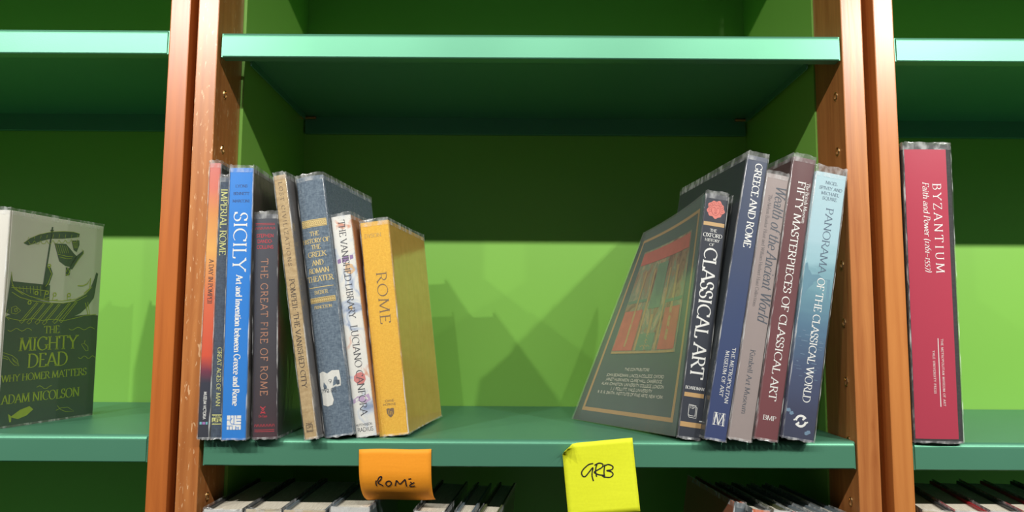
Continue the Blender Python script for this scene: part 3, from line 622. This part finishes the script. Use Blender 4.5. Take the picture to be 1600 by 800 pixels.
# panorama
m = zramp('spine_sea_print', .29, [(0, lin(50, 56, 84)), (.1, lin(54, 60, 92)), (.25, lin(66, 80, 116)), (.42, lin(84, 122, 150)), (.55, lin(110, 156, 172)), (.62, lin(132, 176, 190)), (.66, lin(158, 198, 210)), (.75, lin(174, 208, 220)), (1, lin(178, 208, 218))], .3, .06, 26, 0, aniso=(.5, .5, 3))
b14 = Book('pale blue spine darkening to a navy sea at its foot, resting against the right post', .3200, -.012, Z1, .0350, .2905, .20, rad(9.5), YR, 'r', m, m, m, 267, 689, 46, .0006, True, seed=16, jtop=.008)
ST = ink('steel_blue', lin(78, 100, 124))
d = b14.spine_decal()
for tx, py, ln in (('NIGEL', 285.5, 20), ('SPIVEY AND', 294.5, 38), ('MICHAEL', 303, 30), ('SQUIRE', 311, 24)): b14.horiz(d, tx, .53, py, ln, 5)
b14.down(d, 'PANORAMA', 323, 429, .46, 12, bold=.95); d.done('lettering', ST, b14.root)
d = b14.spine_decal(); b14.down(d, 'OF THE CLASSICAL WORLD', 436, 631, .47, 12, bold=1.05)
for s_ in (0, math.pi):
    P = [(8*math.cos(a_)*1., 8*math.sin(a_)) for a_ in [s_+k*.3 for k in range(9)]]
    b14.poly(d, .5, 660, P, 3.6); e = P[-1]; b14.poly(d, .5, 660, [(e[0]*1.25, e[1]*1.25), (e[0]*.4, e[1]*.4)], 3)
    b14.poly(d, .5, 660, [(P[0][0]*1.45, P[0][1]*1.45), P[1]], 2.2)
d.done('lettering', WHITE, b14.root)
mt = zramp('acropolis_print', .29, [(0, lin(84, 122, 150)), (1, lin(120, 166, 182))], .3, .1, 60)
d = b14.spine_decal(.00012); b14.fill(d, .25, 445, [(-11, -28), (-8, -30), (-8, -20), (-3, -18), (1, -12), (12, -14), (22, -8), (32, -9), (33, 22), (-11, 22)]); d.done('hill_print', mt, b14.root)
d = b14.spine_decal()
rr = random.Random(5)
for k in range(26):
    py = rr.uniform(520, 600); f = rr.uniform(.03, .8); b14.bar(d, f, min(.97, f+rr.uniform(.06, .2)), py, py+rr.uniform(.4, 1.1), 2)
for f, py in ((.08, 646), (.18, 650), (.72, 677), (.78, 675)): b14.fill(d, f, py, [(-3, -2), (2, -3), (4, 1), (0, 3), (-3, 2)])
d.done('wave_glint', ink('wave_blue', lin(112, 142, 170)), b14.root)
# ---- crimson book, right bay ----------------------------------------------------
BLK = cloth('cloth_black', (.012, .012, .013), (.03, .03, .032), 500)
b15 = Book('thick crimson spine with white lettering and black board edges, standing alone in the right bay', .4314, -.003, Z1-.0006, .0520, .324, .24, rad(.35), rad(-1.2), 'l', BLK, BLK, BLK, 221, 688, 75, .001, True, seed=17)
CR = flat('crimson_jacket', lin(184, 40, 72), .3, .06, sc=8)
d = b15.spine_decal(.0003); b15.bar(d, .02, .895, 228, 682, 10); d.done('crimson_jacket', CR, b15.root, 'crimson paper jacket')
d = b15.spine_decal(.0005); b15.down(d, 'BYZANTIUM', 283, 426, .58, 13, bold=.95, track=.28); b15.down(d, 'Faith and Power (1261–1557)', 281, 425, .37, 9.5, italic=.2, bold=1.05)
b15.down(d, 'THE METROPOLITAN MUSEUM OF ART', 529, 632, .61, 3.4, bold=1.2, track=.15); b15.down(d, 'YALE UNIVERSITY PRESS', 547, 613, .43, 3.4, bold=1.2, track=.15); b15.bar(d, .545, .56, 528, 633, 8)
d.done('lettering', WHITE, b15.root)
# ---- pale book with the ship, left bay -------------------------------------------
q = N('cover_cream_print'); q.base(q.mix(q.noise(q.coord(), 20, 3), (.66, .64, .58), (.74, .72, .66))); q.set(Roughness=.38); CREAM = q.m
yaw16 = rad(-12.5)
b16 = Book('pale hardback in the left bay, its cover drawn with a dark sailing ship', -.5775, .030, Z1+dl, .034, .2475, .146, 0, yaw16, 'r', CREAM, CREAM, CREAM, 325, 673, 40, .003, True, seed=18)
d16 = .146; h16 = .2475; zn, zf = .85, .975
def cov(px, py, off):
    """print position on the cover from its place on the flattened cover image"""
    q_ = (px-9)/(160-9-12*max(0, (py-357)/295)); tp = 325+32*q_; bt = 673-21*q_
    v = (bt-py)/(bt-tp); u = q_*zn/((1-q_)*zf+q_*zn)
    return (b16.t+off, .0062+(d16-.0062)*max(.0, min(1, u)), h16*max(0., min(1, v)))
def cdec(off): return Decal(lambda px, py: cov(px, py, off))
def cfill(d, pts): d.quad(pts)
def crop1(p): return [(x/4., 310+y/4.) for x, y in p]
INKD = ink('ship_black_green', (.06, .085, .072)); LIM = ink('lime_print', (.42, .5, .05))
# sea filling the lower half
d = cdec(.0003); top = [(9, 497), (14, 494), (22, 495), (30, 499), (45, 498), (60, 502), (80, 503), (95, 500), (110, 499), (125, 497), (138, 496), (153, 498)]
for a, b in zip(top, top[1:]):
    for k in range(4):
        f0, f1 = k/4, (k+1)/4; yb = lambda x: 673-21*(x-9)/145
        def pp(c, f): y_ = c[1]+(yb(c[0])-c[1])*f; return (c[0]-.036*(y_-c[1])*(c[0]-9)/144, y_)
        d.quad([pp(a, f0), pp(b, f0), pp(b, f1), pp(a, f1)])
d.done('sea_print', INKD, b16.root, 'dark green sea and title panel')
# ship in dark
d = cdec(.0004)
hullt = [(14, 424), (17, 440), (24, 452), (35, 460), (50, 468), (65, 473), (80, 476), (98, 478), (115, 474), (130, 466), (140, 455), (146, 440), (149, 430)]
hullb = [(9, 490), (14, 492), (24, 500), (35, 502), (50, 504), (65, 505), (80, 505), (98, 504), (112, 500), (125, 494), (136, 484), (146, 470), (152, 432)]
for i in range(len(hullt)-1): d.quad([hullb[i], hullb[i+1], hullt[i+1], hullt[i]])
d.quad([(16, 440), (76, 448), (76, 474), (50, 468), (24, 452)])
P = crop1([(120, 275), (160, 245), (220, 222), (300, 210), (380, 210), (440, 216), (482, 228)]); Q = crop1([(150, 290), (185, 282), (235, 265), (295, 252), (370, 255), (430, 252), (478, 248)])
for i in range(len(P)-1): d.quad([Q[i], Q[i+1], P[i+1], P[i]])
d.stroke(crop1([(302, 178), (290, 300), (275, 440), (258, 600)]), 2.6); d.quad(crop1([(288, 196), (312, 196), (306, 212), (294, 212)]))
d.quad(crop1([(280, 430), (300, 430), (318, 480), (300, 540), (280, 580), (262, 590)]))
for p in ([(320, 285), (395, 290), (450, 355), (470, 375), (430, 440), (395, 430), (355, 400)], [(430, 270), (480, 270), (482, 300), (465, 345), (445, 330)], [(465, 370), (510, 335), (512, 355), (480, 395), (440, 455), (420, 450), (440, 400)], [(400, 440), (430, 450), (425, 490), (400, 495)]): d.quad(crop1(p))
d.done('ship_print', INKD, b16.root, 'black ship under sail with a diving bird')
d = cdec(.00055)
def cl(p, w_=.7, closed=False): d.stroke(crop1(p), w_, closed)
cl([(62, 545), (110, 585), (180, 620), (270, 645), (380, 655), (470, 645), (530, 615), (570, 570)], .9); cl([(66, 590), (120, 625), (200, 650), (300, 665), (400, 668), (480, 655), (540, 625)], .9)
cl([(55, 460), (60, 520), (80, 570), (140, 610)], .8); cl([(60, 560), (200, 575), (305, 590)], .8); cl([(50, 700), (38, 740), (60, 770)]); cl([(0, 745), (40, 750), (90, 765), (140, 775), (200, 760), (260, 775), (330, 770), (400, 780), (470, 765), (530, 750), (600, 745)], .8)
for x in range(90, 250, 22): cl([(x, 555), (x+4, 575+(x-90)*.3)], .6)
for x in range(150, 480, 40): cl([(x, 225+abs(x-320)*.06), (x-4, 250)], .6); 
for x in range(150, 470, 40): cl([(x, 265), (x+10, 282), (x+26, 284), (x+38, 262)], .7)
for x, y in ((225, 660), (270, 665), (320, 668), (365, 672), (430, 665), (470, 660)):
    cl([(x, y), (x-85, y+105)], .9); cl([(x+8, y+4), (x-75, y+112)], .9); cl([(x-100, y+120), (x-80, y+100), (x-70, y+116), (x-88, y+132)], .9, True)
for x, y in ((220, 600), (285, 600), (335, 612), (425, 618), (292, 428), (180, 660)):
    cl([(x-10, y), (x-6, y-10), (x+6, y-10), (x+10, y), (x+6, y+10), (x-6, y+10)], 1.5, True)
cl([(275, 600), (268, 640), (300, 630)], 1.2); cl([(328, 620), (322, 650), (355, 645)], 1.2); cl([(415, 625), (415, 650), (440, 645)], 1.2); cl([(290, 440), (310, 480), (290, 540), (275, 560)], 1.); cl([(478, 560), (510, 562), (540, 550), (560, 515), (556, 580), (520, 610)], 1.4); cl([(530, 670), (550, 750)], 1.2); cl([(545, 665), (560, 745)], .9)
cl([(70, 690), (95, 680), (128, 710), (100, 732), (72, 725)], .8, True); cl([(88, 700), (104, 696), (108, 712), (94, 716)], 1., True)
for k in range(6): cl([(328+k*14, 290+k*3), (348+k*13, 350)], .5)
for k in range(4): cl([(436+k*12, 272), (448+k*6, 320)], .5)
cl([(345, 355), (400, 370), (440, 372)], .7); cl([(355, 372), (400, 385), (435, 385)], .7); cl([(500, 330), (510, 352), (478, 392), (455, 430)], .7); cl([(400, 470), (412, 445), (425, 470), (412, 492), (400, 485)], 1.2)
cl([(120, 275), (160, 245), (220, 222), (300, 208), (380, 208), (440, 214), (482, 228)], .6)
for px0, py0, ln in ((14, 518, 37), (108, 518, 40), (124, 563, 26)):
    d.stroke([(px0+ln*k/12, py0+2.2*math.sin(k*1.1)) for k in range(13)], .8)
d.stroke([(63+22*k/9, 609-2.5*math.sin(k*.9)) for k in range(10)], .8)
def c2(p, w_=.9, closed=False): d.stroke([(x/4., 490+y/4.) for x, y in p], w_, closed)
c2([(20, 265), (40, 255), (95, 275), (125, 300), (138, 340), (110, 335), (85, 310), (70, 285), (40, 275)], .8, True)
for k in range(5): c2([(95+k*9, 290+k*8), (105+k*6, 312+k*5)], .7)
c2([(0, 292), (40, 288), (70, 300)], .8); c2([(512, 210), (530, 205), (552, 225), (555, 250), (540, 252), (526, 232)], .8, True); c2([(530, 205), (535, 185)], .8)
c2([(372, 620), (400, 605), (440, 600), (478, 625), (430, 628), (400, 615), (378, 590)], .8); 
d.quad([(x/4., 490+y/4.) for x, y in [(105, 660), (160, 615), (215, 592), (238, 612), (200, 650), (150, 672)]]); d.quad([(x/4., 490+y/4.) for x, y in [(92, 640), (112, 655), (112, 690), (102, 692)]])
for tx, x0, y0, x1, y1, cp in (('THE', 70, 524.5, 93.5, 524, 11.5), ('MIGHTY', 33, 552, 122, 549, 21), ('DEAD', 47, 578, 108, 574.5, 21), ('WHY HOMER MATTERS', 6, 601, 137, 590, 11), ('ADAM NICOLSON', 12, 635.5, 127, 623, 14)):
    ln = math.hypot(x1-x0, y1-y0); dx, dy = (x1-x0)/ln, (y1-y0)/ln
    d.text(tx, (max(x0, 9.5), y0), (dx, dy), (.0, -1), cp, ln-(max(x0, 9.5)-x0), bold=.95)
d.done('lettering', LIM, b16.root, 'lime title lettering and line drawing')
# ================================================================== lower row of books (tops only in view)
def low(label, x, y, ztop, t, d, lean, yaw, piv, smat, cmat, seed, h=.283, pages=PAGES, grp=None):
    z = Z0; 
    b = Book(label, x, y, z, t, h, d, lean, yaw, piv, smat, cmat, cmat, 0, 100, 20, .0015, True, seed=seed, group=grp, jtop=.002)
    return b
WS = flat('spine_white_plain', (.72, .72, .7), .4, .05); CRM = flat('spine_cream', (.68, .58, .4), .45, .08, sc=30); DKC = flat('cover_near_black', (.03, .032, .035), .35, .2)
GRYC = flat('cover_grey_blue', lin(96, 108, 116), .35, .1); BRN = flat('cover_terracotta', lin(168, 92, 58), .4, .1); REDC = flat('cover_red', lin(170, 34, 44), .35, .1); ORG = flat('spine_orange', lin(230, 110, 30), .4, .1); PNK = flat('spine_pink', lin(210, 60, 90), .4, .15)
g1 = 'lower-row books under the left half of the middle shelf'
low('white-spined book at the left end of the lower row, beside the left post', -.3235, -.008, 0, .0405, .165, 0, rad(-1), 'l', WS, DKC, 31, .282, grp=g1)
low('cream-spined book second from the left post in the lower row', -.2800, -.006, 0, .0375, .165, 0, rad(-1), 'l', CRM, DKC, 32, .282, grp=g1)
low('buff-spined book third from the left post in the lower row, left of the orange note', -.2400, -.005, 0, .0440, .170, 0, rad(-1), 'l', flat('spine_buff', (.7, .56, .36), .45, .08), GRYC, 33, .281, grp=g1)
low('glossy white-spined book half hidden by the left edge of the orange note', -.1915, -.002, 0, .0420, .150, 0, rad(-3), 'l', WS, GRYC, 34, .284, grp=g1)
low('white-spined book showing under the right corner of the orange note', -.1120, -.004, 0, .0330, .165, rad(2), rad(-5), 'l', WS, DKC, 35, .281, grp=g1)
low('pink-trimmed slim book right of the orange note in the lower row', -.0735, .001, 0, .0180, .160, rad(3), rad(-6), 'l', PNK, GRYC, 36, .279, grp=g1)
low('slim grey book at the right end of the lower-left group', -.0490, .004, 0, .0200, .170, rad(3), rad(-7), 'l', GRYC, flat('cover_olive', lin(84, 92, 60), .4, .1), 37, .277, grp=g1)
g2 = 'lower-row books leaning against the right post of the middle bay'
YL = rad(6)
xs = .2060
for lab, t_, sm, cm, hh, y_ in (('terracotta-covered book, leftmost of the lower-right group', .0130, GRYC, BRN, .2850, .026), ('orange-spined slim book behind the terracotta one', .0200, ORG, DKC, .2810, .010), ('white-spined book third from the left of the lower-right group', .0180, WS, flat('cover_olive2', lin(70, 76, 48), .4, .1), .2815, .006), ('pink-spined book fourth from the left of the lower-right group', .0170, PNK, GRYC, .2800, .004), ('plain pale book next to last of the lower-right group', .0170, WS, GRYC, .2800, .002), ('grey book closest to the right post in the lower row', .0210, GRYC, GRYC, .2795, .004)):
    xs += t_/math.cos(rad(9))+.0016
    low(lab, xs, y_, 0, t_, .155, rad(8.), YL, 'r', sm, cm, int(xs*1000), hh, grp=g2)
g3 = 'lower-row books in the right bay'
xs = .4360
for lab, t_, sm, cm in (('dark-covered book beside the orange post in the lower row of the right bay', .0300, CRM, DKC), ('red-covered book second from the orange post in the right bay', .0330, WS, REDC), ('white-spined black book in the middle of the right bay lower row', .0300, WS, DKC), ('tan-and-red book fourth from the orange post in the right bay', .0260, flat('spine_tan_plain', lin(196, 140, 84), .4, .1), REDC), ('black book at the right edge of the lower row', .0330, PNK, DKC), ('grey book beyond the black one at the right edge', .0300, GRYC, GRYC)):
    low(lab, xs, -.004, 0, t_, .17, 0, rad(-11), 'l', sm, cm, int(xs*1000), .284, grp=g3); xs += t_+.0045
# ================================================================== sticky notes
def note(name, label, mat, fn, strokes, n=14):
    def pt(u, v): return fn(u, v)
    c = fn(.5, 0); t = thing(name, label, 'note', (c[0], c[1], c[2]))
    V = []; 
    for j in range(n+1):
        for i in range(n+1):
            p = fn(i/n, j/n); V.append((p[0]-c[0], p[1]-c[1], p[2]-c[2]))
    m_ = n+1; F = [(j*m_+i, (j+1)*m_+i, (j+1)*m_+i+1, j*m_+i+1) for j in range(n) for i in range(n)]
    o = mesh('paper', V, F, mat, t, True); md = o.modifiers.new('thickness', 'SOLIDIFY'); md.thickness = .00015
    def onp(u, v):
        p = Vector(fn(u, v)); a = Vector(fn(u+.01, v))-p; b = Vector(fn(u, v+.01))-p; nn = b.cross(a).normalized()
        if nn.y > 0: nn = -nn
        p = p+nn*.0004; return (p[0]-c[0], p[1]-c[1], p[2]-c[2])
    d = Decal(onp)
    for s_ in strokes:
        # smooth the pen line
        P = []; s_ = [s_[0]]+list(s_)+[s_[-1]]
        for i in range(1, len(s_)-2):
            for k in range(5):
                q = k/5; p0, p1, p2, p3 = s_[i-1:i+3]
                P.append(tuple(.5*((2*p1[a])+(-p0[a]+p2[a])*q+(2*p0[a]-5*p1[a]+4*p2[a]-p3[a])*q*q+(-p0[a]+3*p1[a]-3*p2[a]+p3[a])*q**3) for a in (0, 1)))
        P.append(s_[-1]); d.stroke(P, .0165)
    d.done('handwriting', ink('black_pen', (.012, .012, .02), .5), t)
    return t
def paper(name, c):
    q = N(name); n = q.noise(q.coord((1, 1, 1)), 420, 4, .6); n2 = q.noise(q.coord((.3, 1, 2)), 60, 3)
    q.base(q.mix(n, tuple(x*.9 for x in c), tuple(min(1, x*1.06) for x in c))); q.set(Roughness=.7); q.bump(n2, .25, .001)
    q.b.inputs['Subsurface Weight'].default_value = 0; return q.m
def f_orange(u, v):
    x0, z0, W_, H_ = -.1623, -.1305, .0772, .0765
    s = v*H_; k = .021
    if s < k: y, z = -.0012, z0-s
    else:
        th = rad(82)/(H_-k); e = s-k; a = th*e           # bends back under the shelf
        y = -.0012+(1-math.cos(a))/th; z = z0-k-math.sin(a)/th
        if v > .9: y -= .06*(v-.9)*.5
    skew = .0045*v**2*(1.2-.6*u)
    return (x0+u*W_+skew, y-.0008*math.sin(u*3.1)*v, z+.0012*u+.0006*math.sin(u*6))
R_ = lambda pts: [((x-145)/745, (y-155)/545*.765) for x, y in pts]
rome = [R_([(318, 465), (312, 500), (318, 530)]), R_([(330, 475), (350, 435), (376, 426), (368, 455), (335, 492), (360, 510), (386, 531)]), R_([(455, 468), (425, 480), (415, 508), (432, 530), (462, 518), (473, 488), (455, 468)]), R_([(510, 525), (520, 490), (530, 462), (560, 500), (590, 475), (618, 450), (624, 490), (628, 528)]), R_([(652, 444), (682, 439)]), R_([(672, 472), (690, 492), (712, 478)]), R_([(690, 492), (666, 508), (668, 526), (718, 518)])]
note('sticky_note', 'orange sticky note with black handwriting, its lower edge curling under the shelf edge', paper('paper_orange', lin(255, 160, 30)), f_orange, rome)
def f_yellow(u, v):
    cx, cz = .1300, -.1165; a = rad(5.3); W_ = .0762
    x = -(1-u)*W_; z = -v*.0762
    X = cx+x*math.cos(a)-z*math.sin(a)*-1*-1; Z_ = cz+x*math.sin(a)*1+z*math.cos(a)
    cr = max(0, .16-u-v*1.3)                              # lifted top-left corner
    X = cx+x*math.cos(a)-z*math.sin(a)
    Z_ = cz+x*math.sin(a)+z*math.cos(a)
    return (X+cr*.02, -.0014-.004*max(0, v-.35)**1.3-.10*cr-.0006*math.sin(u*5+v*3), Z_-cr*.03)
TL, TR, BL = (110, 180), (793, 92), (205, 880)
def Gm(pts):
    out = []
    ax, ay = TR[0]-TL[0], TR[1]-TL[1]; bx, by = (862-793), (793-92); det = ax*by-ay*bx
    for x, y in pts:
        dx, dy = x-TL[0], y-TL[1]; out.append(((dx*by-dy*bx)/det, (ax*dy-ay*dx)/det))
    return out
grb = [Gm([(415, 355), (370, 368), (320, 415), (303, 450), (315, 480), (340, 482), (375, 440), (412, 395), (405, 440), (405, 480), (418, 525)]), Gm([(452, 360), (440, 400), (440, 440), (448, 482)]), Gm([(428, 372), (470, 350), (508, 360), (500, 390), (460, 415), (425, 440), (470, 462), (530, 465)]), Gm([(528, 362), (520, 420), (522, 490)]), Gm([(515, 382), (560, 360), (604, 378), (595, 408), (545, 420), (590, 430), (606, 455), (580, 482), (530, 482), (500, 470)])]
note('sticky_note', 'yellow-green sticky note with black handwritten initials and a lifted corner', paper('paper_lime_yellow', lin(232, 240, 36)), f_yellow, grb)
